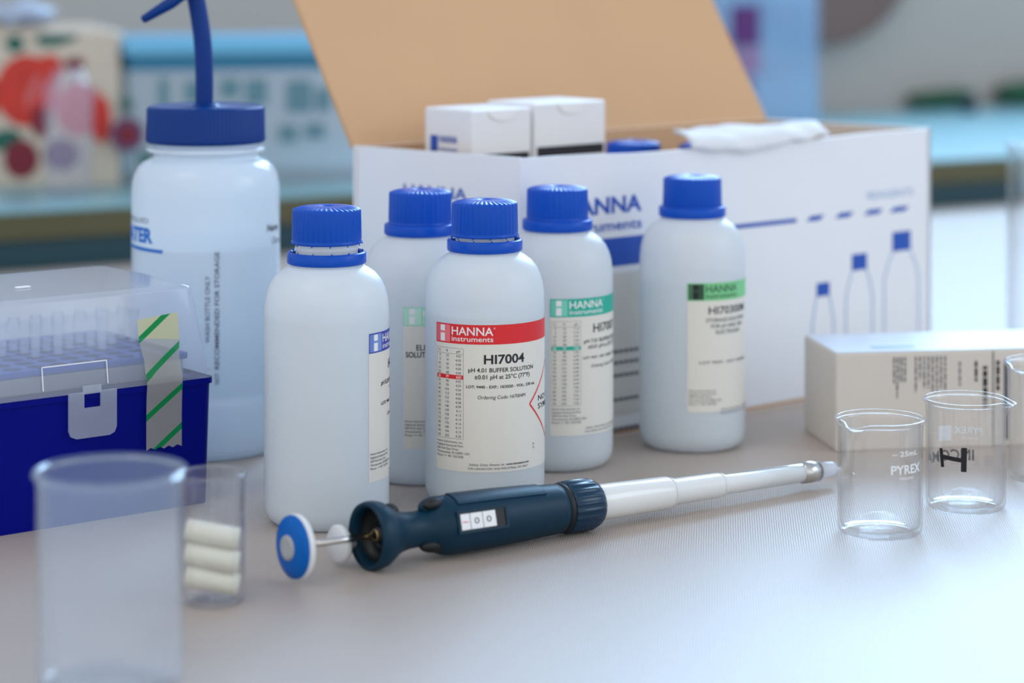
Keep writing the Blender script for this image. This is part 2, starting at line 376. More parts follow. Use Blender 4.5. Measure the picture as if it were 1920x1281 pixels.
# ------------------------------------------------------------------ reagent bottles
RB = 0.0312
BODY = [(0.0, 0.0012), (0.018, 0.0012), (0.0225, 0.0), (0.0262, 0.0007), (0.0290, 0.0028), (0.0306, 0.0060), (RB, 0.0100),
        (RB, 0.030), (RB, 0.055), (RB, 0.080), (RB, 0.1035), (0.0310, 0.1090), (0.0304, 0.1140), (0.0292, 0.1185), (0.0272, 0.1228), (0.0244, 0.1262), (0.0212, 0.1285),
        (0.0186, 0.1300), (0.0178, 0.1312), (0.0155, 0.1316), (0.0155, 0.1380), (0.0160, 0.1390), (0.0155, 0.1400), (0.0155, 0.1500), (0.0, 0.1500)]
def ribbed(n, amp):
    def f(j, a, r, z):
        if j in RIBJ: r = r*(1 + amp*(0.5+0.5*math.cos(n*a))**0.6)
        return r, z
    return f
RIBJ = set()
def cap_mesh(name, parent, h=0.0187):
    mb = MB(); n = 36
    prof = [(0.0150, 0.0), (0.0176, 0.0), (0.0177, 0.0009), (0.01715, 0.0014), (0.0171, 0.0022), (0.0168, h-0.0022), (0.01665, h-0.0014),
            (0.0150, h-0.0008), (0.0125, h-0.0003), (0.0098, h+0.0001), (0.0040, h+0.0002), (0.0026, h-0.0007), (0.0, h-0.0008)]
    def mod(j, a, r, z):
        c = 0.5+0.5*math.cos(n*a)
        if 4 <= j <= 6: r *= 1+0.022*(c**0.5)
        if 7 <= j <= 8: z += 0.0004*(c-0.5)
        return r, z
    mb.lathe(prof, 'cap_blue', n*6, mod)
    return fix_normals(mb.build(name, parent, (0, 0, 0)))
def bottle(px, z, phi0, gap, label, spec, sxy=1.0, sz=1.0, level=0.103, lab_top=0.0968, lab_h=0.0752, W=0.1, inside=False, group='plastic solution bottles with blue caps'):
    p = at(px, z, 0); face = math.atan2(-p.x, p.y)                # turn towards the camera
    root = thing('reagent_bottle', p, 0, label, 'bottle', group)
    root.scale = (sxy, sxy, sz)
    mb = MB(); mb.lathe(BODY, 'bottle_plastic', 96); fix_normals(mb.build('bottle_body', root))
    mb = MB(); mb.lathe([(0, .0022), (.022, .0022), (.0285, .0055), (.0298, .011), (.0300, level-0.003), (.0299, level), (0, level)], 'liquid', 64)
    tag(fix_normals(mb.build('liquid', root)), 'clear solution filling the bottle below its shoulder')
    # tamper ring
    mb = MB(); zr = 0.1312
    mb.lathe([(0.0158, zr+0.0006), (0.0190, zr), (0.0196, zr+0.0003), (0.0198, zr+0.0010), (0.0197, zr+0.0054), (0.0191, zr+0.0060), (0.0180, zr+0.0061), (0.0176, zr+0.0052)], 'cap_blue', 72)
    ring = mb.build('tamper_ring', root)
    cap = cap_mesh('cap', root); cap.location = (0, 0, zr+0.0055+gap); cap.rotation_euler = (0, 0, random.random()*6)
    if gap > 0.001:
        mb = MB()                                              # torn bridges left by the seal
        for k in range(12):
            a = k*math.pi/6+0.2; d = 0.0175
            mb.tube([(d*math.sin(a), -d*math.cos(a), zr+0.0058), (d*1.04*math.sin(a+.02), -d*1.04*math.cos(a+.02), zr+0.0066)], 0.0003, 'cap_blue', 6)
            mb.tube([(d*math.sin(a), -d*math.cos(a), zr+0.0057+gap), (d*1.03*math.sin(a-.04), -d*1.03*math.cos(a-.04), zr+0.0049+gap)], 0.0003, 'cap_blue', 6)
        mb.build('torn_bridges', ring)
    if spec:
        Rr = RB+0.00012; a0 = math.radians(phi0)+face
        fn = lambda q: ((Rr+q[2])*math.sin(a0+q[0]/Rr), -(Rr+q[2])*math.cos(a0+q[0]/Rr), lab_top+q[1])
        mb = MB(); label_art(mb, spec, fn, W, lab_h); tag(mb.build('label', root), spec['desc'])
    return root

PH4 = '4.01 4.00 4.00 4.00 4.00 4.01 4.02 4.03 4.04 4.05 4.06 4.08 4.09 4.11 4.12 4.14 4.16 4.17 4.19 4.20'.split()
PH7 = '7.13 7.10 7.07 7.05 7.03 7.01 7.00 6.99 6.98 6.98 6.98 6.98 6.98 6.99 6.99 7.00 7.01 7.02 7.03 7.04'.split()
red = dict(main='red', tint='red_tint', table=PH4, diamond=True, desc='printed label with a red band', text=[
    ('HI7004', 28.2, 19.8, 4.7, 22.4, 'LEFT', 0.022, 0), ('pH 4.01 BUFFER SOLUTION', 20.1, 24.1, 2.2, 37, 'LEFT', 0.012, 0),
    ('\u00b10.01 pH at 25\u00b0C (77\u00b0F)', 23.4, 27.6, 2.2, 31, 'LEFT', 0.012, 0),
    ('LOT: 9440 - EXP.: 10/2020 - VOL.: 230 mL', 19.0, 32.3, 1.45, 39.5, 'LEFT', 0.02, 0), ('Ordering Code: HI7004M', 25, 37.8, 1.9, 26.4, 'LEFT', 0, 0.2)])
blue = dict(main='blue', tint='blue_tint', desc='printed label with a blue band', text=[
    ('HI7082', 19, 19.8, 4.7, 22.4, 'LEFT', 0.02, 0), ('pH 8.20 BUFFER SOLUTION', 9.5, 27, 2.3, 37, 'LEFT', 0.012, 0), ('at 25\u00b0C', 22, 30.3, 2.2, None, 'LEFT', 0.012, 0),
    ('LOT: 9441 - EXP.: 10/2020', 9.5, 37, 1.7, 30, 'LEFT', 0.02, 0), ('Ordering Code', 17, 43.4, 1.9, 20, 'LEFT', 0, 0.2)])
mint = dict(main='mint', tint='mint_tint', desc='printed label with a pale mint band', text=[
    ('ELECTRODE', 7.2, 22.8, 3.0, None, 'LEFT', 0.012, 0), ('SOLUTION', 1.4, 26.6, 3.0, 17, 'LEFT', 0.018, 0)])
teal = dict(main='teal', tint='teal_tint', table=PH7, desc='printed label with a teal band', text=[
    ('HI7007', 25.5, 19.2, 4.9, 22.4, 'LEFT', 0.015, 0), ('pH 7.01 BUFFER SOLUTION', 19.3, 24.8, 2.2, 37, 'LEFT', 0.01, 0),
    ('\u00b10.01 pH at 25\u00b0C (77\u00b0F)', 22, 28, 2.2, 31, 'LEFT', 0.01, 0), ('LOT: 9437 - EXP.: 10/2020 - VOL.: 230 mL', 18.8, 33.6, 1.5, 39, 'LEFT', 0.015, 0), ('Ordering Code: HI7007M', 24, 38.5, 1.9, 26.4, 'LEFT', 0, 0.2)])
green = dict(main='leaf_green', tint='black_tint', block='marker', logo='black_tint', desc='printed label with a green band', text=[
    ('HI70300M', 12.5, 17.6, 4.4, 30, 'LEFT', 0.014, 0), ('STORAGE SOLUTION', 11, 22.0, 2.2, 30, 'LEFT', 0.01, 0, 'ink_soft'),
    ('FOR pH AND ORP', 14, 25.4, 2.2, 25, 'LEFT', 0.01, 0, 'ink_soft'), ('ELECTRODES', 17, 28.8, 2.2, 19, 'LEFT', 0.01, 0, 'ink_soft'),
    ('LOT 9439 - EXP 10/2020', 7, 45.4, 1.6, 36, 'LEFT', 0.012, 0, 'ink_soft')])

bottle(612.5, 1.2217, 41.3, 0.0048, 'white bottle with loosened blue cap and blue banded label turned to its right edge', blue, 1.013, 0.992, 0.106, lab_top=0.0985, lab_h=0.0745, W=0.09)
bottle(909.0, 1.2650, -52.4, 0.0022, 'white bottle with blue cap and red banded label, front and centre behind the pipette', red, 1.0, 1.0, 0.1005, W=0.125)
bottle(788.0, 1.3250, -17.0, 0.0, 'white bottle with pale mint banded label half hidden behind the red labelled bottle', mint, 1.0, 1.01, 0.104, lab_top=0.0960)
bottle(1045.0, 1.3580, -7.5, 0.0, 'white bottle with blue cap and teal banded label beside the red labelled bottle', teal, 1.0, 1.0, 0.102, lab_top=0.0965)
bottle(1298.0, 1.4075, -5.3, -0.0010, 'white bottle with green banded label standing alone in front of the open box', green, 0.985, 1.015, 0.0965, lab_top=0.0968, lab_h=0.0725, W=0.09)

# ------------------------------------------------------------------ the big open carton
CC = Vector((0.0046, 1.384, 0)); VA = Vector((-0.101, 0.085, 0)); VB = Vector((0.276, 0.236, 0)); HB = 0.1685
ua, ub = VA.normalized(), VB.normalized(); LA, LB = VA.length, VB.length
big = thing('cardboard_box', CC, 0, 'large white open cardboard box with kraft brown inside, its lid flap raised', 'box')
def wallp(p0, p1, z0, z1, th, mout, mins, inward, top=None):
    """upright board between p0 and p1 (relative to the box root)"""
    mb = MB(); q0, q1 = p0+inward*th, p1+inward*th
    zt = top or (lambda k: z1)
    n = 12; vs = []
    for k in range(n+1):
        f = k/n; a = p0.lerp(p1, f); b = q0.lerp(q1, f); zz = zt(f)
        vs += [(a.x, a.y, z0), (a.x, a.y, zz), (b.x, b.y, zz), (b.x, b.y, z0)]
    fo = [(4*k, 4*k+4, 4*k+5, 4*k+1) for k in range(n)]; ft = [(4*k+1, 4*k+5, 4*k+6, 4*k+2) for k in range(n)]
    fi = [(4*k+2, 4*k+6, 4*k+7, 4*k+3) for k in range(n)]; fb = [(4*k+3, 4*k+7, 4*k+4, 4*k) for k in range(n)]
    mb.add(vs, fo, mout); mb.add(vs, ft + [(0, 1, 2, 3), (4*n, 4*n+3, 4*n+2, 4*n+1)] + fb, mout); mb.add(vs, fi, mins); return mb
O0 = Vector((0, 0, 0)); na = Vector((-ub.y, ub.x, 0)); nb_ = Vector((ua.y, -ua.x, 0))
# front right panel, with a slight sag in its rim
mbR = wallp(O0, VB, 0.0, HB, 0.003, 'carton_white', 'kraft', na, lambda f: HB-0.001*math.sin(f*math.pi)*2+0.001*math.sin(f*17)*0.5)
mbL = wallp(VA, O0+ua*0.0012, 0.0, HB, 0.003, 'carton_white', 'kraft', -Vector((ua.y, -ua.x, 0))*-1, lambda f: HB+0.0005)
def fR(q):  # right face artwork: u along ub from the corner, v height
    p = ub*q[0] - na*(0.00025+q[2]); return (p.x, p.y, q[1])
nL = Vector((-ua.y, ua.x, 0));  nL = nL if nL.y < 0 else -nL
def fL(q):
    p = ua*q[0] + nL*(0.00025+q[2]); return (p.x, p.y, q[1])
def uR(px): return ((px-960)*CC.y - CC.x*F)/(ub.x*F - ub.y*(px-960))
def uL(px): return ((px-960)*CC.y - CC.x*F)/(ua.x*F - ua.y*(px-960))
def zR(px, y): u = uR(px); return H0-(y-YH)*(CC.y+ub.y*u)/F
def zL(px, y): u = uL(px); return H0-(y-YH)*(CC.y+ua.y*u)/F
u0, u1 = uR(1058), uR(1203)
mbR.text('HANNA', u0, 0.1325, 0.0098, 'print_blue', fR, width=u1-u0, bold=0.03)
mbR.text('instruments', u0, 0.1222, 0.0062, 'print_blue', fR, width=u1-u0, bold=0.015)
mbR.rect(uR(1010), 0.1006, uR(1238), 0.1176, 'print_blue', fR)
mbR.rect(uR(1230), 0.1150, uR(1493), 0.1176, 'print_blue', fR)
for a, b in ((1512, 1545), (1566, 1600), (1620, 1655), (1668, 1704)):
    sk = uR(a+8)-uR(a)
    mbR.add([(uR(a), 0.1148, 0), (uR(b)-sk, 0.1148, 0), (uR(b), 0.1180, 0), (uR(a)+sk, 0.1180, 0)], [(0, 1, 2, 3)], 'print_blue', fR)
mbR.text('REAGENTS', uR(1627), 0.1248, 0.0052, 'print_pale', fR, width=uR(1712)-uR(1627))
for (pc, ytop, hw, cw, ch) in ((1543, 530, 20, 12, 25), (1611, 476, 25, 14, 30), (1690, 434, 32, 17, 36)):
    c = uR(pc); W_ = (uR(pc+hw)-uR(pc-hw))/2; w_ = (uR(pc+cw)-uR(pc-cw))/2; zt = zR(pc, ytop); zc = zR(pc, ytop+ch)
    mbR.rect(c-w_, zc, c+w_, zt, 'print_blue', fR)
    pts = [(w_, 0), (w_*1.1, -0.003), (W_*0.8, -0.008), (W_, -0.018), (W_, -0.08)]
    for s_ in (-1, 1):
        mbR.line([(c+s_*a, max(0.004, zc+b)) for a, b in pts], 0.0012, 'print_pale', fR)
fR2 = fR
mbR.rect(uR(1120), 0.012, uR(1200), 0.0965, 'sticker_paper', fR, w=0.0001)
for (y_, l_) in ((655, 60), (676, 60), (700, 25), (745, 55), (800, 60)):
    zz = zR(1165, y_)
    for k in range(7):
        mbR.rect(uR(1140)+k*0.0042, zz-0.002, uR(1140)+k*0.0042+0.0034, zz, 'ink_soft', fR, w=0.0002)
a0, a1 = uL(757), uL(876)
mbL.text('HANNA', a0, 0.1420, 0.0070, 'print_blue', lambda q: fL((2*a0-q[0], q[1], q[2])), width=a0-a1, bold=0.012)
o = mbR.build('front_panel', big); o = mbL.build('end_panel', big)
mb = wallp(VA, VA+VB, 0.0, HB, 0.003, 'carton_white', 'kraft', -na); mb.build('back_panel', big)
mb = wallp(VB, VB+VA, 0.0, HB, 0.003, 'carton_white', 'carton_cream', Vector((-ub.x, -ub.y, 0))); mb.build('end_panel', big)
mb = MB(); vs = [O0, VB, VA+VB, VA]; mb.add([(v.x, v.y, 0.0005) for v in vs]+[(v.x, v.y, 0.003) for v in vs], [(0, 1, 2, 3), (4, 5, 6, 7), (0, 1, 5, 4), (1, 2, 6, 5), (2, 3, 7, 6), (3, 0, 4, 7)], 'kraft'); mb.build('bottom_panel', big)
# raised lid flap hinged on the back edge
n = 20; m_ = 10; vs = []; back = na
for j in range(m_+1):
    s_ = 0.135*j/m_
    for i in range(n+1):
        f = i/n; bow = 0.004*math.sin(math.pi*f)*(j/m_)
        p = VA + VB*f + ua*(s_*0.488) + back*bow; vs.append((p.x, p.y, HB + s_*0.873 + 0.0))
th = 0.003; K = len(vs); nrm = (back*0.87 - Vector((0, 0, 0.49)))*th
vs2 = vs + [(x+nrm.x, y+nrm.y, z+nrm.z) for x, y, z in vs]
g = lambda i, j, o_=0: o_+j*(n+1)+i
fr = [(g(i, j), g(i+1, j), g(i+1, j+1), g(i, j+1)) for j in range(m_) for i in range(n)]
bk = [(g(i, j, K), g(i, j+1, K), g(i+1, j+1, K), g(i+1, j, K)) for j in range(m_) for i in range(n)]
ed = [(g(i, m_), g(i+1, m_), g(i+1, m_, K), g(i, m_, K)) for i in range(n)] + [(g(0, j), g(0, j+1), g(0, j+1, K), g(0, j, K)) for j in range(m_)] + [(g(n, j), g(n, j+1), g(n, j+1, K), g(n, j, K)) for j in range(m_)]
mb = MB(); mb.add(vs2, fr, 'kraft', None, True); mb.add(vs2, bk, 'carton_white', None, True); mb.add(vs2, ed, 'kraft')
tag(mb.build('lid_flap', big), 'kraft brown inner face of the raised lid')

# cartons standing in the box
Kc = at(885, 1.43)
def inner_carton(d0, d1, h, label, logo):
    o = thing('small_carton', Kc+ub*d0+Vector((0, 0, 0.003)), math.atan2(ub.y, ub.x), label, 'carton', 'white cartons standing in the big box')
    L_ = d1-d0; mb = MB(); mb.box(0, L_, 0, 0.045, 0, h, 'carton_white', 0.0012)
    e = 0.0003
    mb.rect(0.002, h-0.0325, L_-0.002, h-0.0265, 'ink', lambda q: (q[0], -e, q[1]))
    if logo:
        ff = lambda q: (-e-q[2], 0.045-q[0], q[1])
        mb.rect(0.006, h-0.027, 0.013, h-0.0165, 'print_blue', ff)
        mb.text('HANNA', 0.0145, h-0.0205, 0.0045, 'print_blue', ff, width=0.017, bold=0.02)
        mb.text('instruments', 0.0145, h-0.0255, 0.003, 'print_blue', ff, width=0.017)
        mb.rect(0.006, h-0.030, 0.032, h-0.0285, 'print_pale', ff)
    body = mb.build('carton_body', o)
    mb = MB(); tw = 0.011                                       # tuck flap on the front
    vs = []
    for k in range(9):
        a = math.pi*k/8; vs.append((L_/2+tw*math.cos(a), -0.0009, h-0.001-0.006*math.sin(a)))
    mb.add(vs+[(x, 0.0002, z) for x, y, z in vs], [list(range(9)), [9+k for k in range(9)][::-1]]+[(k, k+1, k+10, k+9) for k in range(8)], 'label_white')
    mb.build('tuck_flap', o); return o
inner_carton(0.0, 0.0465, 0.190, 'white carton with blue logo standing in the open box, the left one', True)
inner_carton(0.0490, 0.1075, 0.192, 'plain white carton standing in the open box to the right of the logo carton', False)
for (al, be, lb) in ((0.50, 0.445, 'blue capped bottle inside the open box, next to the plain white carton'), (0.50, 0.622, 'blue capped bottle inside the open box, under the end of the white leaflet')):
    p = CC + VA*al + VB*be
    r_ = bottle(0, 1, 0, 0, lb, None, 1.0, 1.055 if be < .5 else 1.025, group='bottles packed inside the open box'); r_.location = (p.x, p.y, 0.003)

# folded white leaflet lying over the rim
mb = MB(); n1, n2 = 36, 9; vs = []
for j in range(n2+1):
    for i in range(n1+1):
        u, v = i/n1, j/n2; px_ = 1290+255*u; rim = CC + ub*uR(px_)
        wob = 0.0010*math.sin(u*11+v*4)+0.0006*math.sin(u*27+v*9)+0.0028*math.exp(-((u-0.93)/0.05)**2)*(1-v)
        if j == 0: p = rim - na*0.0035; z = HB-0.0045*min(1, u*5+.3)*min(1, (1-u)*2.2)+wob
        elif j == 1: p = rim - na*0.0025; z = HB+0.0012+wob
        else:
            q = CC + na*(0.058*(v-0.11)/0.89*(1-0.25*u)); pv = (1290+30*math.sin(u*3)*0)*(1-v)+1262*v + u*258
            p = q + ub*(((pv-960)*q.y - q.x*F)/(ub.x*F - ub.y*(pv-960))); z = HB+0.0030+wob+0.0008*math.sin(v*3.1)
        vs.append((p.x, p.y, z))
fs = [(j*(n1+1)+i, j*(n1+1)+i+1, (j+1)*(n1+1)+i+1, (j+1)*(n1+1)+i) for j in range(n2) for i in range(n1)]
mb.add(vs, fs, 'paper_tissue', None, True); lf = mb.build('folded_leaflet')
so = lf.modifiers.new('thick', 'SOLIDIFY'); so.thickness = 0.0022; so.offset = 1
tag(lf, 'white folded paper leaflet lying across the rim of the open box', 'leaflet')

# ------------------------------------------------------------------ wash bottle
wb = thing('wash_bottle', at(386, 1.3985), 0, 'large translucent wash bottle with navy ribbed lid and spout tube', 'bottle')
mb = MB(); r_ = 0.0427
mb.lathe([(0, .001), (.034, .001), (.037, 0), (.0405, .001), (.0420, .004), (r_, .008), (r_, .030), (r_, .0325), (r_-.0005, .0335), (r_-.0005, .037), (r_, .038), (r_, .08), (r_, .12), (r_, .148), (.0424, .1535), (.0412, .1590), (.0388, .1632), (.0355, .1662), (.0325, .1676),
          (.0306, .1682), (.0302, .1705), (.0315, .1712), (.0342, .1722), (.0342, .1738), (.0318, .1745), (.0302, .1752), (.0302, .186), (0, .186)], 'wash_plastic', 96)
face = math.atan2(0.1771, 1.3985)
def fW(q): a = face+q[0]/r_; return ((r_+.0002+q[2])*math.sin(a), -(r_+.0002+q[2])*math.cos(a), q[1])
def uW(px): return r_*math.asin(max(-0.999, min(0.999, (px-386)/138.4)))
Zw = lambda y: H0-(y-YH)*1.362/F
mb.text('WATER', uW(290), Zw(460)+.001, 0.0080, 'wash_print', fW, width=0.041, align='RIGHT', bold=0.05)
mb.text('DISTILLED', uW(282), Zw(421), 0.003, 'ink_soft', fW, width=0.030, align='RIGHT')
mb.line([(uW(252)-0.02, Zw(466)), (uW(252), Zw(469)), (uW(308), Zw(472))], 0.0020, 'wash_print', fW)
mb.text('H2O', uW(286), Zw(531), 0.0045, 'print_pale', fW, width=0.016, align='RIGHT')
mb.text('RECOMMENDED FOR STORAGE', uW(410), Zw(690), 0.0027, 'ink_soft', fW, width=0.066, rot=math.pi/2, bold=0.015)
mb.text('NOT', uW(410), Zw(718), 0.0027, 'ink_soft', fW, width=0.0062, rot=math.pi/2, bold=0.015)
mb.text('WASH BOTTLE ONLY', uW(393), Zw(640), 0.0027, 'ink_soft', fW, width=0.0375, rot=math.pi/2, bold=0.01)
mb.text('Name', uW(497), Zw(441), 0.0042, 'ink', fW, width=0.015, bold=0.02, shear=0.2); mb.text('Date', uW(508), Zw(466), 0.0040, 'ink_soft', fW, width=0.012)
fix_normals(mb.build('bottle_body', wb))
mb = MB(); mb.lathe([(0, .003), (.036, .003), (.041, .010), (.0414, .05), (.0414, .1190), (0, .1190)], 'liquid', 64); fix_normals(mb.build('water', wb))
mb = MB(); n = 90
def modw(j, a, r, z):
    if 2 <= j <= 4: r *= 1+0.018*(0.5+0.5*math.cos(n*a))
    return r, z
mb.lathe([(.030, .1772), (.0338, .1772), (.0339, .1790), (.0336, .1800), (.0334, .1966), (.0328, .1978), (.0315, .1982), (.0290, .1978), (.0080, .1978), (.0072, .1992), (0, .1992)], 'wash_blue', n*4, modw)
fix_normals(mb.build('screw_lid', wb))
mb = MB(); sc = 1.3985/F; Z0 = lambda y: H0-(y-YH)*sc; X0 = lambda x: (x-386)*sc
def cat(P, k=10):
    out = []; P = [Vector(p) for p in P]; P = [P[0]*2-P[1]]+P+[P[-1]*2-P[-2]]
    for i in range(1, len(P)-2):
        for q in range(k):
            t_ = q/k; a, b, c, d = P[i-1:i+3]
            out.append(0.5*((2*b)+(c-a)*t_+(2*a-5*b+4*c-d)*t_*t_+(3*b-3*c+d-a)*t_**3))
    out.append(P[-2]); return out
mb.tube(cat([(X0(383), 0, .1975), (X0(383), 0, Z0(140)), (X0(379), 0, Z0(70)), (X0(368), 0, Z0(0)), (X0(357), 0, Z0(-45)), (X0(362), -.002, Z0(-78)), (X0(392), -.003, Z0(-82)), (X0(402), -.005, Z0(-58)), (X0(378), -.008, Z0(-30))]), 0.0052, 'wash_blue', 20)
mb.build('spout_tube', wb)
mb = MB(); mb.tube([(X0(378), -.008, Z0(-30)), (X0(345), -.010, Z0(-8)), (X0(325), -.0112, Z0(5)), (X0(276), -.0135, Z0(35)), (X0(273), -.0137, Z0(37))], [.0030, .0030, .0036, .0024, .0015], 'wash_blue', 20)
mb.build('nozzle', wb)

# ------------------------------------------------------------------ pipette tip box
TB = Vector((-0.1556, 1.2616, 0)); ta = math.radians(37.7)
tb = thing('pipette_tip_box', TB, ta, 'deep blue pipette tip box with hazy clear lid and striped tape', 'box')
Lx, Ly = 0.152, 0.112
def frustum(mb, x0, x1, y0, y1, z0, z1, ins, mat, cap_top=True, cap_bot=False, nseg=5, rad=0.006):
    def ring(xa, xb, ya, yb, z, r):
        out = []
        for (cx, cy, a0_) in ((xb-r, ya+r, -math.pi/2), (xb-r, yb-r, 0), (xa+r, yb-r, math.pi/2), (xa+r, ya+r, math.pi)):
            for k in range(nseg+1):
                a = a0_+math.pi/2*k/nseg; out.append((cx+r*math.cos(a), cy+r*math.sin(a), z))
        return out
    e = 0.003; prof = [(z0, 0.0), (z1-e, ins), (z1-e*0.35, ins+e*0.3), (z1, ins+e)] if cap_top else [(z0, 0.0), (z1, ins)]
    vs = []; R_ = []
    for (z, i_) in prof: q = ring(x0+i_, x1-i_, y0+i_, y1-i_, z, rad); R_.append(len(q)); vs += q
    n = R_[0]; fs = [(j*n+i, j*n+(i+1) % n, (j+1)*n+(i+1) % n, (j+1)*n+i) for j in range(len(prof)-1) for i in range(n)]
    mb.add(vs, fs, mat, None, True)
    if cap_top: mb.add(vs[-n:], [list(range(n))], mat)
    if cap_bot: mb.add(vs[:n], [list(range(n))[::-1]], mat)
mb = MB(); frustum(mb, -Lx+.0015, -.0015, .0015, Ly-.0015, 0, 0.0635, -0.0015, 'box_blue', False, True)
frustum(mb, -Lx-.001, .001, -.001, Ly+.001, 0.0625, 0.0655, 0.0, 'box_blue', False, True)
frustum(mb, -Lx+.004, -.004, .004, Ly-.004, 0.0625, 0.0660, 0.0, 'box_blue', False, False); mb.rect(-Lx+.002, .002, -.002, Ly-.002, 'box_blue', lambda q: (q[0], q[1], 0.0650))
mb.build('base', tb)
mb = MB(); frustum(mb, -Lx+.0005, -.0005, .0005, Ly-.0005, 0.0685, 0.1140, 0.0065, 'lid_plastic')
frustum(mb, -Lx-.0015, .0015, -.0015, Ly+.0015, 0.0658, 0.0690, 0.0004, 'lid_plastic', False, False)
x0, x1 = -0.098, -0.062
frl = lambda q: (q[0], -0.0003+(q[1]-0.0685)*0.0065/0.0455-q[2], q[1])
mb.line([(x0, 0.069), (x0, 0.0805), (x1, 0.0805), (x1, 0.069)], 0.0006, 'label_white', frl, w=0.0002)
mb.box(-0.090, -0.082, 0.045, 0.048, 0.1140, 0.1150, 'label_white', 0.0004)
lid = mb.build('lid', tb)
# latch
def uT(px): return ((px-960)*TB.y - TB.x*F)/(math.cos(ta)*F - math.sin(ta)*(px-960))
lx0, lx1 = uT(124), uT(213); lc0, lc1 = uT(152), uT(184)
mb = MB(); y_ = -0.0035
def slab(pts, ya, yb, mat):
    n = len(pts); mb.add([(x, ya, z) for x, z in pts]+[(x, yb, z) for x, z in pts], [list(range(n)), list(range(n, 2*n))[::-1]]+[(i, (i+1) % n, (i+1) % n+n, i+n) for i in range(n)], mat)
zt, zb, r1 = 0.0665, 0.0435, 0.004
slab([(lx0, zt), (lx0, zb+r1), (lx0+r1*.3, zb+r1*.3), (lx0+r1, zb), (lx1-r1, zb), (lx1-r1*.3, zb+r1*.3), (lx1, zb+r1), (lx1, zt), (lc1, zt), (lc1, 0.0585), (lc0, 0.0585), (lc0, zt)], y_, y_+0.0014, 'lid_plastic')
slab([(lc0, zt+.003), (lc0, zt-.001), (lc1, zt-.001), (lc1, zt+.003)], y_, y_+0.002, 'lid_plastic')
fix_normals(mb.build('latch', lid))
# rack; flat dark discs paint the shade inside its holes
mb = MB(); mb.box(-Lx+.014, -.012, .010, Ly-.010, 0.0662, 0.0748, 'tray_plastic', 0.001); mb.build('inner_tray', tb)
mb = MB(); mb.box(-Lx+.0125, -.0105, .0085, Ly-.0085, 0.0750, 0.0785, 'rack_blue', 0.0008)
hp = 0.0128; hx = [-.0175-hp*i for i in range(10)]; hy = [.0155+hp*j for j in range(7)]
for x in hx:
    for y in hy:
        mb.add([(x+.0048*math.cos(a*math.pi/12), y+.0048*math.sin(a*math.pi/12), 0.07856) for a in range(24)], [list(range(24))], 'hole_shade')
mb.build('tip_rack', tb)
# tape
mb = MB(); ps = [(-.0005+.0042, .0998), (.0032, .0960), (.0022, .0885), (.0008, .0790), (-.0010, .0720), (-.0026, .0695), (-.0028, .0655), (-.0022, .0610), (-.0018, .05), (-.0018, .0400), (-.0018, .0330)]
vs = []; nx = 8
for k, (y, z) in enumerate(ps):
    for i in range(nx+1):
        f = i/nx; wl_, wr_ = -0.0435+0.0006*k*0.3, -0.0200+0.0002*k
        if k >= 3: wl_, wr_ = -0.0412, -0.0205
        zz = z + (0.0006*((i % 2)*2-1) if k == len(ps)-1 else 0) + 0.002*(f-.5)*(k < 3)
        vs.append((wl_+(wr_-wl_)*f, y-0.0006, zz))
mb.add(vs, [(j*(nx+1)+i, j*(nx+1)+i+1, (j+1)*(nx+1)+i+1, (j+1)*(nx+1)+i) for j in range(len(ps)-1) for i in range(nx)], 'tape', None, True)
tag(mb.build('adhesive_tape', tb), 'yellowish tape with diagonal green stripes stuck over lid and base')
# tips standing in the rack
tipm = None; rotm = Matrix.Rotation(ta, 4, 'Z')
for j in (2, 3, 4):
    for i in range(10):
        if j == 2 and i in (0, 1, 3, 6): continue
        p = TB + rotm @ Vector((hx[i], hy[j], 0.0758))
        if tipm is None:
            mb = MB(); mb.lathe([(.0019, 0), (.0026, .008), (.0030, .0150), (.0030, .0200), (.0031, .0200), (.0031, .0208), (.0026, .0208), (.0026, .0150), (.0015, 0)], 'tip_plastic', 16)
            tipm = mb.build('pipette_tip'); o = tipm
        else:
            o = tipm.copy(); C.objects.link(o)
        o.location = p; tag(o, 'clear plastic tip standing in the blue rack under the hazy lid', 'pipette tip', 'pipette tips in the rack')

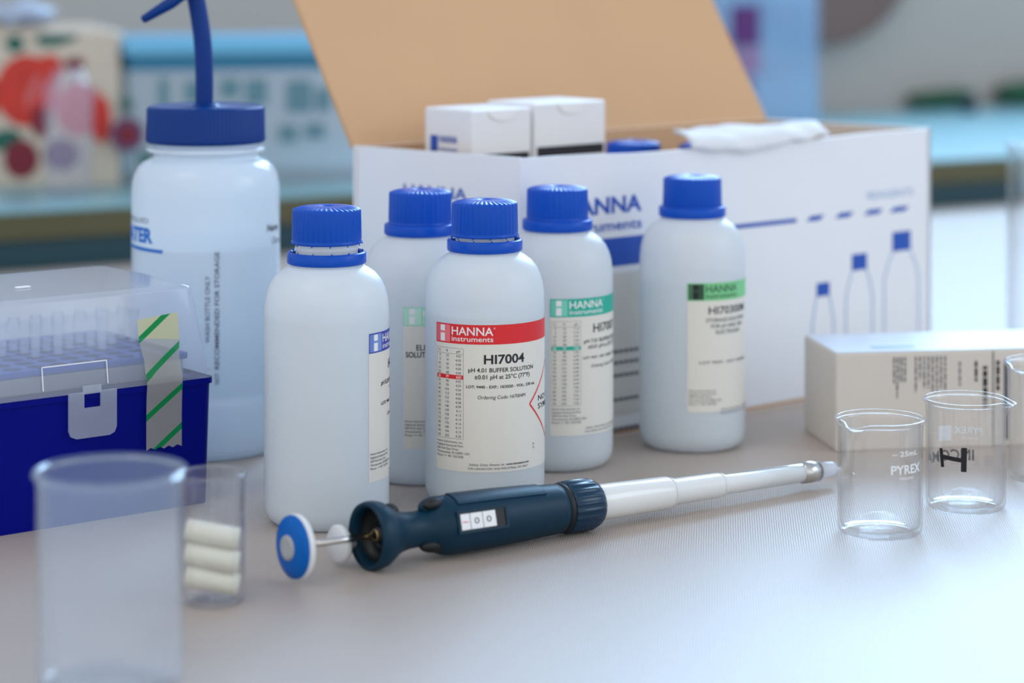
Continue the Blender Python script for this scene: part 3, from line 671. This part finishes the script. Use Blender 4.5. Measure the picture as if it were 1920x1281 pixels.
# ------------------------------------------------------------------ glassware
def beaker(name, px, z, R0, Rr, Hh, spout, label, cat, group, th=0.0011, bead=0.0011, mat='glass', art=None, flare=0.006, spl=0.0028, nseg=96):
    root_p = at(px, z); face = math.atan2(-root_p.x, root_p.y)
    prof = [(0, .0004), (R0*0.55, .0004), (R0-.004, .0), (R0-.0016, .0005), (R0-.0004, .0018), (R0, .0040), (R0, Hh*0.4), (R0, Hh-flare-.003), (R0+.0002, Hh-flare)]
    for k in range(1, 4): f = k/4; prof.append((R0+.0002+(Rr-bead-R0)*f*f, Hh-flare+flare*f*0.85))
    for k in range(8):
        a = -math.pi/2 + math.pi*1.15*k/7; prof.append((Rr-bead+bead*math.cos(a), Hh-bead+bead*math.sin(a)))
    ri = R0-th
    prof += [(ri+(Rr-bead*2-R0)*0.35, Hh-flare*0.6), (ri+.0001, Hh-flare), (ri, Hh-flare-.004), (ri, Hh*0.4), (ri, .0055), (ri-.0008, .0036), (ri-.003, .0024), (R0*0.55, .0020), (0, .0022)]
    s0 = math.radians(spout)+face if spout is not None else None
    def mod(j, a, r, zz):
        if s0 is None or r < R0*0.7: return r, zz
        d = (a-s0+math.pi) % (2*math.pi)-math.pi; k = max(0, (zz-(Hh-.009))/.009); wgt = k*k
        g1 = math.exp(-(d/0.26)**2); g2 = math.exp(-(d/0.46)**2)
        return r + wgt*(spl*2.2*g1 - 0.0012*g2), zz - k**3*(0.0016*g1)
    mb = MB(); mb.lathe(prof, mat, nseg, mod)
    if art: art(mb, R0, face)
    o = fix_normals(mb.build(name)); o.location = root_p; tag(o, label, cat, group); return o
def wrapo(R_, face, phi, out=0.00015):
    a0 = math.radians(phi)+face
    return lambda q: ((R_+out+q[2])*math.sin(a0+q[0]/R_), -(R_+out+q[2])*math.cos(a0+q[0]/R_), q[1])
def art1(mb, R_, face):
    f = wrapo(R_, face, 0); u = lambda px: R_*math.asin((px-1650)/79.2); Z = lambda y: H0-(y-YH)*1.177/F
    mb.text('\u2013 25mL', u(1672), Z(857), .0026, 'enamel', f, width=.0155, bold=.01)
    mb.text('PYREX', u(1670), Z(890), .0044, 'enamel', f, width=.0185, bold=.02)
    mb.text('ENGLAND', u(1686), Z(901), .0014, 'enamel', f, width=.0085)
def art2(mb, R_, face):
    Z = lambda y: H0-(y-YH)*1.272/F
    ub_ = lambda px: R_*(math.pi - math.asin(max(-.99, min(.99, (px-1811)/73.5))))
    f = wrapo(R_, face, 0)
    mb.text('PYREX', ub_(1842), Z(812), .0036, 'enamel', f, width=.0150, bold=.02)
    mb.text('FRANCE', ub_(1834), Z(823), .0013, 'enamel', f, width=.0085)
    mb.rect(ub_(1784), Z(825), ub_(1761), Z(797), 'enamel', f, nu=4)
    mb.text("INCOMA", ub_(1826), Z(862), .0058, 'marker', f, width=.0300, bold=.02)
    Zf = lambda y: H0-(y-YH)*1.231/F; u = lambda px: R_*math.asin((px-1811)/76.2)
    mb.line([(u(1765), Zf(845)), (u(1768), Zf(880))], .0020, 'marker', f, w=.0001)
    mb.line([(u(1808), Zf(840)), (u(1807), Zf(885))], .0028, 'marker', f, w=.0001)
    mb.line([(u(1768), Zf(860)), (u(1808), Zf(864))], .0022, 'marker', f, w=.0001)
bk_g = 'small glass beakers'
beaker('glass_beaker', 1650, 1.197, .0209, .0226, .0570, -32, 'small clear glass beaker at the pipette tip, its spout to the front left', 'beaker', bk_g, art=art1)
beaker('glass_beaker', 1811, 1.2508, .0205, .0222, .0566, 80, 'small clear glass beaker with black marker writing, its spout to the right', 'beaker', bk_g, art=art2)
beaker('glass_beaker', 1968, 1.318, .0225, .0250, .0640, -38, 'glass beaker cut off by the right edge of the picture, behind the marked beaker', 'beaker', bk_g)
beaker('glass_vase', 1965, 1.72, .0290, .0300, .1500, None, 'tall clear glass cylinder at the far right behind the cream carton', 'glass jar', None, th=.002)
beaker('plastic_jar', 206, 0.950, .0285, .0303, .0852, None, 'hazy clear tall jar in the left foreground, out of focus', 'jar', None, th=.0012, bead=.0015, mat='haze_plastic', flare=.004)
beaker('glass_vial', 398, 1.069, .0146, .0152, .0580, None, 'small clear glass vial holding white rods, beside the foreground jar', 'vial', None, th=.0010, bead=.0007, flare=.002)
vp = at(398, 1.069)
rodm = None
for k, (dy, dz, rz) in enumerate(((0, .0099, 0.05), (-.0004, .0201, 0.0), (.0003, .0303, 0.05))):
    if rodm is None:
        mb = MB(); l_, r0 = .0120, .0047
        mb.tube([(-l_, 0, 0), (-l_+.0006, 0, 0), (l_-.0006, 0, 0), (l_, 0, 0)], [r0-.0006, r0, r0, r0-.0006], 'rod_white', 24); o = rodm = mb.build('white_rod')
    else: o = rodm.copy(); C.objects.link(o)
    o.location = vp + Vector((0, dy, dz)); o.rotation_euler = (0, 0.2, rz)
    tag(o, ('white rod at the bottom of the stack inside the glass vial', 'white rod in the middle of the stack inside the glass vial', 'white rod topmost of the stack inside the glass vial')[k], 'rod', 'white rods in the vial')

# ------------------------------------------------------------------ pipette
P0 = Vector((-0.0669, 1.1238, 0.0159)); P1 = Vector((0.0357, 1.1997, 0.0130))
dx_ = (P1-P0).normalized(); zy = Vector((0, 0, 1)); yy = zy.cross(dx_).normalized(); zz_ = dx_.cross(yy).normalized()
rot = Matrix((dx_, yy, zz_)).transposed()
pip = D.objects.new('pipette', None); C.objects.link(pip); pip.empty_display_size = 0.01
pip.matrix_world = Matrix.Translation(P0) @ rot.to_4x4()
tag(pip, 'large dark teal and white pipette lying across the table in front of the bottles', 'pipette')
AX = lambda p: (p[2], -p[1] if False else p[1], -p[0])      # lathe axis z -> local x
def plathe(prof, mat, n=72, mod=None, name=None, parent=None, mb=None):
    m_b = mb or MB(); m_b.lathe([(r, s) for s, r in prof], mat, n, mod, fn=AX)
    if name: return fix_normals(m_b.build(name, parent or pip))
    return m_b
# local direction to the camera around the axis, as lathe angle
mid = P0 + dx_*0.0645; tc_ = (Vector((0, 0, H0))-mid); ly, lz = tc_.dot(yy), tc_.dot(zz_)
thc = math.atan2(ly, lz)      # angle from +z towards +y
def around(s, r, th): return (s, r*math.sin(th), r*math.cos(th))
# grip: flared collar, waist, shoulder, barrel
def gmod(j, a, r, z):
    # lathe angle a: x=-z_local, y = -cos ; flatten the waist a little from the sides
    return r, z
grip = [(.0035, .0125), (.0005, .0130), (-.0012, .0142), (-.0010, .0153), (.0012, .0159), (.0040, .0158), (.0070, .0150), (.0100, .0132), (.0130, .0112), (.0165, .0096), (.0215, .0086), (.0270, .0084), (.0310, .0090), (.0345, .0106), (.0380, .0128), (.0415, .0138), (.0460, .0141),
        (.0700, .0137), (.0900, .0130), (.1000, .0125), (.1080, .0122), (.1110, .0119), (.1115, .0112)]
mbg = MB(); mbg.lathe([(r, s) for s, r in grip], 'pip_body', 96, None, fn=AX)
# collar bore
mbg.lathe([(r, s) for s, r in [(.0035, .0125), (.0070, .0118), (.0085, .0080), (.0085, .0)]], 'pip_dark', 64, None, fn=AX)
# raised text plate on the top of the barrel
def plate(s0, s1, w0, r_add, mat, mb_, thm=0.0, rf=None):
    vs = []; n = 8; ns = 10
    for j in range(ns+1):
        s_ = s0+(s1-s0)*j/ns; rr = (rf(s_) if rf else .0137)+r_add
        for i in range(n+1):
            vs.append(around(s_, rr, thm-w0+2*w0*i/n))
    for j in range(ns+1):
        s_ = s0+(s1-s0)*j/ns; rr = (rf(s_) if rf else .0137)-.001
        for i in range(n+1): vs.append(around(s_, rr, thm-w0+2*w0*i/n))
    K_ = (ns+1)*(n+1); fs = [(j*(n+1)+i, j*(n+1)+i+1, (j+1)*(n+1)+i+1, (j+1)*(n+1)+i) for j in range(ns) for i in range(n)]
    fs += [(i, i+1, K_+i+1, K_+i) for i in range(n)]+[(ns*(n+1)+i, ns*(n+1)+i+1, K_+ns*(n+1)+i+1, K_+ns*(n+1)+i) for i in range(n)]
    fs += [(j*(n+1)+e, (j+1)*(n+1)+e, K_+(j+1)*(n+1)+e, K_+j*(n+1)+e) for j in range(ns) for e in (0, n)]
    mb_.add(vs, fs, mat)
def rbar(s): 
    for (a, b) in zip(grip[:-1], grip[1:]):
        if a[0] <= s <= b[0] and s > .012: return a[1]+(b[1]-a[1])*(s-a[0])/(b[0]-a[0])
    return .0137
fix_normals(mbg.build('grip', pip)); gripo = [o for o in pip.children if o.name.startswith('grip')][0]
mb = MB(); plate(.045, .098, .42, .0006, 'pip_body', mb, thc+1.05, rbar); mb.text('', 0, 0, 1, 'pip_nut', None) if False else None
fix_normals(mb.build('text_plate', gripo))
# finger hook lobes; dark ellipsoids paint the shade of the hollows
mb = MB()
def lobe(s0, th, rad, ln, out, mat):
    c = Vector(around(s0, out, th)); vs = []; fs = []; n, m2 = 20, 12
    er = Vector(around(0, 1, th)); et = Vector(around(0, 1, th+math.pi/2))
    for j in range(m2+1):
        v = math.pi*j/m2
        for i in range(n):
            u = 2*math.pi*i/n
            vs.append(c + Vector((1, 0, 0))*ln*math.cos(v) + (er*math.cos(u)+et*math.sin(u))*rad*math.sin(v))
    for j in range(m2):
        for i in range(n): fs.append((j*n+i, j*n+(i+1) % n, (j+1)*n+(i+1) % n, (j+1)*n+i))
    mb.add(vs, fs, mat, None, True)
tu = thc+1.30; td = thc-1.25
lobe(.0375, tu, .0046, .0095, .0098, 'pip_body')
lobe(.0345, tu-.22, .0030, .0056, .0116, 'pip_dark')
lobe(.0120, tu+.1, .0042, .0050, .0095, 'pip_dark')
lobe(.0345, td, .0036, .0085, .0088, 'pip_dark')
mb.build('finger_rest', gripo)
# counter window
mb = MB(); hw = .0046; 
def wpt(s, t, out): 
    er = Vector(around(0, 1, thc)); et = Vector(around(0, 1, thc+math.pi/2)); p = Vector((s, 0, 0))+er*(.01425+out)+et*t; return tuple(p)
def wslab(s0, s1, t0, t1, o0, o1, mat):
    vs = [wpt(s, t_, o) for o in (o0, o1) for (s, t_) in ((s0, t0), (s1, t0), (s1, t1), (s0, t1))]
    mb.add(vs, [(4, 5, 6, 7), (0, 1, 5, 4), (1, 2, 6, 5), (2, 3, 7, 6), (3, 0, 4, 7), (3, 2, 1, 0)], mat)
wslab(.0422, .0697, -.0045, .0045, -.004, -.0001, 'pip_dark')
for (a, b, c, d) in ((.0414, .0705, -.0053, -.0043), (.0414, .0705, .0043, .0053), (.0414, .0426, -.0043, .0043), (.0693, .0705, -.0043, .0043)): wslab(a, b, c, d, -.004, .0004, 'pip_body')
frame = mb.build('counter_window', gripo); fix_normals(frame)
mb = MB()
for k, (a, b) in enumerate(((.0432, .0484), (.0488, .0557), (.0561, .0634))):
    wslab(a, b, -.0037, .0037, -.001, .00012, 'label_white')
fd = lambda q: wpt(q[0], -q[1], .0002)
mb.text('0', .0509, -.0014, .0030, 'ink', fd, width=.0027); mb.text('0', .0580, -.0014, .0030, 'ink', fd, width=.0027)
mb.line([(.0440, 0), (.0474, .0002)], .0004, 'red', fd)
mb.build('counter_drum', frame)
# seal ring, ribbed nut
plathe([(.1113, .0100), (.1113, .0121), (.1130, .0123), (.1145, .0119), (.1145, .0100)], 'pip_dark', name='seal_ring')
n_r = 22
def nmod(j, a, r, z):
    if 1 <= j <= 5: 
        c = math.cos(n_r*a); r = r*(1+0.030*(1/(1+math.exp(-8*(c-0.2)))))
    return r, z
plathe([(.1143, .0100), (.1143, .0120), (.1153, .0125), (.1250, .0125), (.1295, .0124), (.1310, .0120), (.1335, .0112), (.1342, .0100), (.1342, .0085)], 'pip_nut', n_r*8, nmod, 'adjusting_nut')
# white shaft, stepped
sh = plathe([(.133, .0088), (.150, .0088), (.1800, .0083), (.1818, .0080), (.1826, .0070), (.1832, .0068), (.2150, .0064), (.2166, .0061), (.2172, .0054), (.2178, .0053), (.2830, .0049), (.2832, .0040)], 'pip_white', 64, None, 'shaft')
mb = MB()
for s_, r_2, k in ((.1829, .0069, 1), (.2175, .0054, 1)):
    mb = MB(); mb.lathe([(r_2, s_-.0006), (r_2+.0006, s_-.0003), (r_2+.0006, s_+.0010), (r_2, s_+.0014)], 'pip_white', 48, None, fn=AX); mb.build('shaft_ring', sh)
# steel ejector clip: half sleeve along the top, full ring at the end
mb = MB(); vs = []; ns, n = 24, 20
for j in range(ns+1):
    s_ = .2185+(.2770-.2185)*j/ns; f = j/ns; half = .55+.55*f**6; rr = .00535-.0003*f+.0001
    for i in range(n+1):
        vs.append(around(s_, rr, thc+1.75-half+2*half*i/n))
mb.add(vs, [(j*(n+1)+i, j*(n+1)+i+1, (j+1)*(n+1)+i+1, (j+1)*(n+1)+i) for j in range(ns) for i in range(n)], 'steel', None, True)
def cm(j, a, r, z): return r, z + (0.004*(math.cos(a-math.pi/2 if False else a)**2) if j in (0, 4) else 0)
mb.lathe([(.0050, .2745), (.0056, .2748), (.0058, .2810), (.0056, .2860), (.0050, .2862)], 'steel', 48, None, fn=AX)
fix_normals(mb.build('ejector_sleeve', pip))
plathe([(.2855, .0), (.2855, .0042), (.2960, .0040), (.2985, .0036), (.2992, .0026), (.2992, 0)], 'tip_cone', 32, None, 'tip_cone')
# rod, button, side knob
mb = MB(); mb.tube([(-.0350, 0, 0), (.0088, 0, 0)], .0016, 'steel', 20); mb.build('plunger_rod', pip)
mb = MB(); mb.lathe([(r, s) for s, r in [(.0040, 0), (.0040, .0035), (.0060, .0042), (.0082, .0045), (.0084, .0062), (.0070, .0066), (.0070, .0072), (.0086, .0078)]], 'pip_dark', 40, None, fn=AX)
mb.lathe([(.0022, .0036), (.0026, .0034), (.0026, .0042), (.0022, .0044)], 'brass', 24, None, fn=AX); mb.build('bore_fitting', pip)
bt = plathe([(-.0340, .0), (-.0340, .0040), (-.0350, .0060), (-.0365, .0120), (-.0375, .0146), (-.0390, .0149), (-.0402, .0147), (-.0405, .0140), (-.0405, 0)], 'white_plastic', 64, None, 'plunger_button')
plathe([(-.0404, .0144), (-.0412, .0142), (-.0428, .0105), (-.0436, .0058), (-.0437, 0)], 'pip_button', 64, None, 'button_cover', bt)
plathe([(-.0432, .0058), (-.0441, .0056), (-.0444, .0040), (-.0437, .0012), (-.0437, 0)], 'grey_plastic', 40, None, 'button_centre', bt)
mb = MB(); 
Lk = lambda p: (p[2]-.0075, p[1]+.0125, -p[0]-.0050)
mb.lathe([(0, -.0022), (.0080, -.0022), (.0088, -.0012), (.0088, .0008), (.0078, .0020), (.0035, .0024), (.0030, .0075), (.0, .0080)], 'white_plastic', 40, None, fn=Lk)
fix_normals(mb.build('tip_ejector_knob', pip))

# ------------------------------------------------------------------ cream carton at the right
ca = math.radians(9); cp = at(1567, 1.3867)
ct = thing('reagent_carton', cp, ca, 'long cream carton with sideways print lying behind the small beakers', 'carton')
mb = MB(); Lc, Dc, Hc = 0.175, 0.066, 0.0566
mb.box(0, Lc, 0, Dc, 0, Hc, 'carton_cream', 0.0012)
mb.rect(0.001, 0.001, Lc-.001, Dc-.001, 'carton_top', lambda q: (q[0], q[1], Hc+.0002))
uC = lambda px: ((px-960)*cp.y - cp.x*F)/(math.cos(ca)*F - math.sin(ca)*(px-960))
fC = lambda q: (q[0], -.0003, q[1])
rnd = random.Random(3)
def greek(x0, x1, n, z0, z1, mat='ink_soft', ww=.0009):
    for i in range(n):
        x = x0+(x1-x0)*(i+.5)/n; z = z1; end = z0+(z1-z0)*rnd.choice((0, 0, .1, .35))
        while z > end:
            l_ = rnd.uniform(.0015, .005); mb.rect(x-ww/2, max(end, z-l_), x+ww/2, z, mat, fC); z -= l_+.0008
greek(uC(1673), uC(1700), 4, .0385, .0535); greek(uC(1680), uC(1684), 1, .030, .038)
greek(uC(1713), uC(1776), 8, .0330, .0535); greek(uC(1797), uC(1802), 1, .036, .050); greek(uC(1826), uC(1834), 1, .037, .050, 'ink', .0015); greek(uC(1842), uC(1852), 1, .022, .047, 'ink', .0026)
mb.rect(uC(1861), .001, uC(1863), Hc-.001, 'ink', fC); greek(uC(1868), uC(1874), 1, .03, .05, 'ink', .002)
mb.rect(uC(1882), .004, uC(1892), .050, 'ink_soft', fC)
mb.rect(.004, Hc-.0002, .03, Hc, 'print_pale', lambda q: (.022+q[0], .02+(q[1]-Hc)*40, Hc+.0004))
mb.build('carton_body', ct)

# ------------------------------------------------------------------ things on the bench behind
fp = bench_pt(-70, 352); fa = math.radians(6)
fb = thing('gift_box', fp, fa, 'cream box printed with red fruit and green leaves on the bench at far left', 'box')
fz = fp.y; Wf, Df, Hf = 0.152, 0.046, 0.150
mb = MB(); mb.box(0, Wf, 0, Df, 0, Hf, 'fruit_cream', 0.002)
ff = lambda q: (q[0], -.0004-q[2], q[1])
uF = lambda px: ((px-960)*fp.y - fp.x*F)/(math.cos(fa)*F - math.sin(fa)*(px-960))
zF = lambda y: H0-(y-YH)*(fz+.008)/F - ZB
def blob(px, y, rx, ry, mat, w=0, rot_=0):
    c = (uF(px), zF(y)); k = fz/F; vs = []
    for i in range(28):
        a = 2*math.pi*i/28; x, y2 = rx*k*math.cos(a), ry*k*math.sin(a)
        X_, Y_ = c[0]+x*math.cos(rot_)-y2*math.sin(rot_), c[1]+x*math.sin(rot_)+y2*math.cos(rot_)
        vs.append((min(max(X_, .0005), Wf-.0005), min(max(Y_, .0005), Hf-.0005), w*.0002))
    mb.add(vs, [list(range(28))], mat, ff)
blob(50, 170, 58, 68, 'fruit_red', 1); blob(92, 130, 26, 28, 'fruit_red', 2); blob(-40, 180, 40, 50, 'fruit_red', 1)
blob(62, 170, 9, 34, 'fruit_rose', 3, -.4); blob(108, 68, 42, 17, 'fruit_leaf', 3, .2); blob(28, 82, 18, 16, 'fruit_leaf', 2, -.4)
blob(10, 262, 32, 20, 'fruit_leaf', 2, .2); blob(40, 298, 33, 37, 'fruit_dark', 3); blob(76, 228, 18, 30, 'fruit_dark', 4)
blob(116, 290, 33, 30, 'fruit_plum', 3); blob(150, 205, 46, 50, 'fruit_rose', 1); blob(190, 225, 18, 46, 'fruit_red', 2); blob(140, 120, 20, 12, 'fruit_dark', 2)
mb.build('box_body', fb)
mb = MB(); slo = 0.012
vs = [(0, 0, Hf), (Wf, 0, Hf), (Wf+.0, Df, Hf), (0, Df, Hf), (0, Df*.45, Hf+.010), (Wf*.80, Df*.45, Hf+.010)]
mb.add(vs, [(0, 1, 5, 4), (1, 2, 5), (2, 3, 4, 5), (3, 0, 4)], 'fruit_cream'); mb.build('gable_top', fb)
# crumpled clear wrap on the box
mb = MB(); c0 = bench_pt(-10, 330); bm = bmesh.new(); bmesh.ops.create_icosphere(bm, subdivisions=3, radius=1)
for v in bm.verts: 
    k = 1+0.25*math.sin(v.co.x*9+v.co.y*7)+0.15*math.sin(v.co.z*13+v.co.x*5); v.co = Vector((v.co.x*.032*k, v.co.y*.02*k, v.co.z*.011*k))
bm.verts.index_update(); mb.add([tuple(v.co) for v in bm.verts], [[v.index for v in f.verts] for f in bm.faces], 'wrap_plastic', None, True); bm.free()
o = mb.build('crumpled_wrap'); o.location = fp + Matrix.Rotation(fa, 3, 'Z') @ Vector((.050, .024, Hf+.010+.009)); tag(o, 'crumpled clear plastic wrap lying on top of the fruit printed box', 'wrap')
# clear cup
p = bench_pt(128, 362); mb = MB()
mb.lathe([(0, .001), (.020, .001), (.0205, 0), (.0215, .002), (.0225, .06), (.0235, .095), (.0220, .104), (.0170, .109), (.0150, .112), (.0150, .118), (0, .118)], 'cup_plastic', 48)
o = fix_normals(mb.build('clear_jar')); o.location = p; tag(o, 'lilac tinted clear jar in front of the fruit printed box', 'jar')
# storage tote
tp = bench_pt(244, 350); tag_a = math.radians(13)
tt = thing('storage_tote', tp, tag_a, 'translucent storage container with light blue lid behind the wash bottle', 'container')
Wt, Dt, Ht = 0.285, 0.16, 0.118
mb = MB(); frustum(mb, .002, Wt-.002, .002, Dt-.002, 0, Ht, -0.004, 'tote_plastic', False, True, rad=.012)
tz = tp.y; uQ = lambda px: ((px-960)*tp.y - tp.x*F)/(math.cos(tag_a)*F - math.sin(tag_a)*(px-960))
fq = lambda q: (q[0], -.0030, q[1]); 
def zQ(px, y): return H0-(y-YH)*(tp.y+math.sin(tag_a)*uQ(px))/F - ZB
for (px, y0_, hw_, hh_) in ((306, 175, 9, 28), (360, 172, 14, 20), (430, 165, 18, 18), (480, 172, 20, 24), (560, 180, 24, 30), (605, 186, 14, 22), (540, 250, 16, 16), (590, 245, 18, 14)):
    c_ = zQ(px, y0_); k = tz/F; mb.rect(uQ(px)-hw_*k, c_-hh_*k, uQ(px)+hw_*k, c_+hh_*k, 'tote_print', fq)
def disc(px, y, r, mat, w=0):
    c_ = (uQ(px), zQ(px, y)); k = tz/F; mb.add([(c_[0]+r*k*math.cos(a*math.pi/12), -.0031-w*.0002, c_[1]+r*k*math.sin(a*math.pi/12)) for a in range(24)], [list(range(24))], mat)
disc(238, 252, 32, 'fruit_plum'); disc(238, 252, 20, 'fruit_dark', 1); disc(236, 195, 12, 'fruit_leaf'); disc(275, 300, 16, 'fruit_leaf')
mb.build('tote_body', tt)
mb = MB(); frustum(mb, -.004, Wt+.004, -.004, Dt+.004, Ht-.004, Ht+.014, 0.0, 'tote_rim', False, True, rad=.014); frustum(mb, -.008, Wt+.008, -.008, Dt+.008, Ht+.012, Ht+.026, 0.002, 'tote_lid', rad=.014)
tag(mb.build('tote_lid', tt), 'light blue lid')
# ribbed water jug
p = bench_pt(1425, 236); mb = MB(); prof = [(0, .002), (.070, .002), (.074, 0), (.078, .006), (.0785, .02), (.077, .060), (.0775, .064)]
z = .066
for k in range(9): prof += [(.0785, z), (.0785, z+.004), (.0735, z+.006), (.0735, z+.010)]; z += .012
prof += [(.076, z+.004), (.060, z+.035), (.022, z+.06), (.020, z+.08), (0, z+.08)]
mb.lathe(prof, 'jug_plastic', 72)
fj = lambda q: (.0788*math.sin(q[0]), -.0788*math.cos(q[0]), q[1])
mb.rect(-.75, .046, -.22, .066, 'jug_label', fj, nu=8); mb.rect(-.9, .072, -.1, .105, 'jug_label_pale', fj, nu=8); mb.rect(-.6, .108, -.1, .16, 'jug_label', fj, nu=8)
o = fix_normals(mb.build('water_jug')); o.location = p; tag(o, 'large ribbed clear blue plastic jug on the bench behind the raised lid flap', 'jug')
# dark green case and navy cap, lying on the bench
def soft(name, p, L_, W_, Hh_, ang, mat, label, cat, group=None):
    bm = bmesh.new(); bmesh.ops.create_uvsphere(bm, u_segments=32, v_segments=16, radius=1); mb = MB()
    for v in bm.verts:
        c = v.co; s_ = lambda t_, e: math.copysign(abs(t_)**e, t_)
        v.co = Vector((s_(c.x, .55)*L_/2*(1), s_(c.y, .6)*W_/2, s_(c.z, .6)*Hh_/2*(0.85+.15*math.sin(c.x*3)) + Hh_/2))
    bm.verts.index_update(); mb.add([tuple(v.co) for v in bm.verts], [[v.index for v in f.verts] for f in bm.faces], mat, None, True); bm.free()
    o = mb.build(name); o.location = p; o.rotation_euler = (0, 0, ang); tag(o, label, cat, group); return o
soft('pencil_case', bench_pt(1765, 204), .120, .030, .030, bang, 'dark_green', 'dark green soft case lying on the bench at right, the smaller one', 'case', 'green cases on the bench')
soft('pencil_case', bench_pt(1925, 198), .110, .034, .040, bang, 'dark_green', 'dark green soft case at the right picture edge, the taller one', 'case', 'green cases on the bench')
soft('bottle_stopper', bench_pt(1815, 212), .026, .022, .022, bang, 'navy', 'small navy stopper lying in front of the green case', 'stopper')
# round brown tray hung on the wall
mb = MB(); mb.lathe([(0, .0), (.14, .0), (.150, .004), (.153, .016), (.148, .016), (.142, .006), (0, .004)], 'brown_cloth', 72, fn=lambda q: (q[0], -q[2], q[1]))
o = fix_normals(mb.build('round_tray'))
wz = 3.30; 
# wall plane: point + bench direction
wp = BL + Vector((-bdir.y, bdir.x, 0))*0.638
px_ = 1545; zz = (wp.y - wp.x*bdir.y/bdir.x)/(1-(px_-960)/F*bdir.y/bdir.x)
q_ = at(px_, zz); q_.z = H0-(-120-YH)*zz/F
o.location = q_; o.rotation_euler = (0, 0, bang); tag(o, 'round brown tray hanging on the wall behind the bench', 'tray')
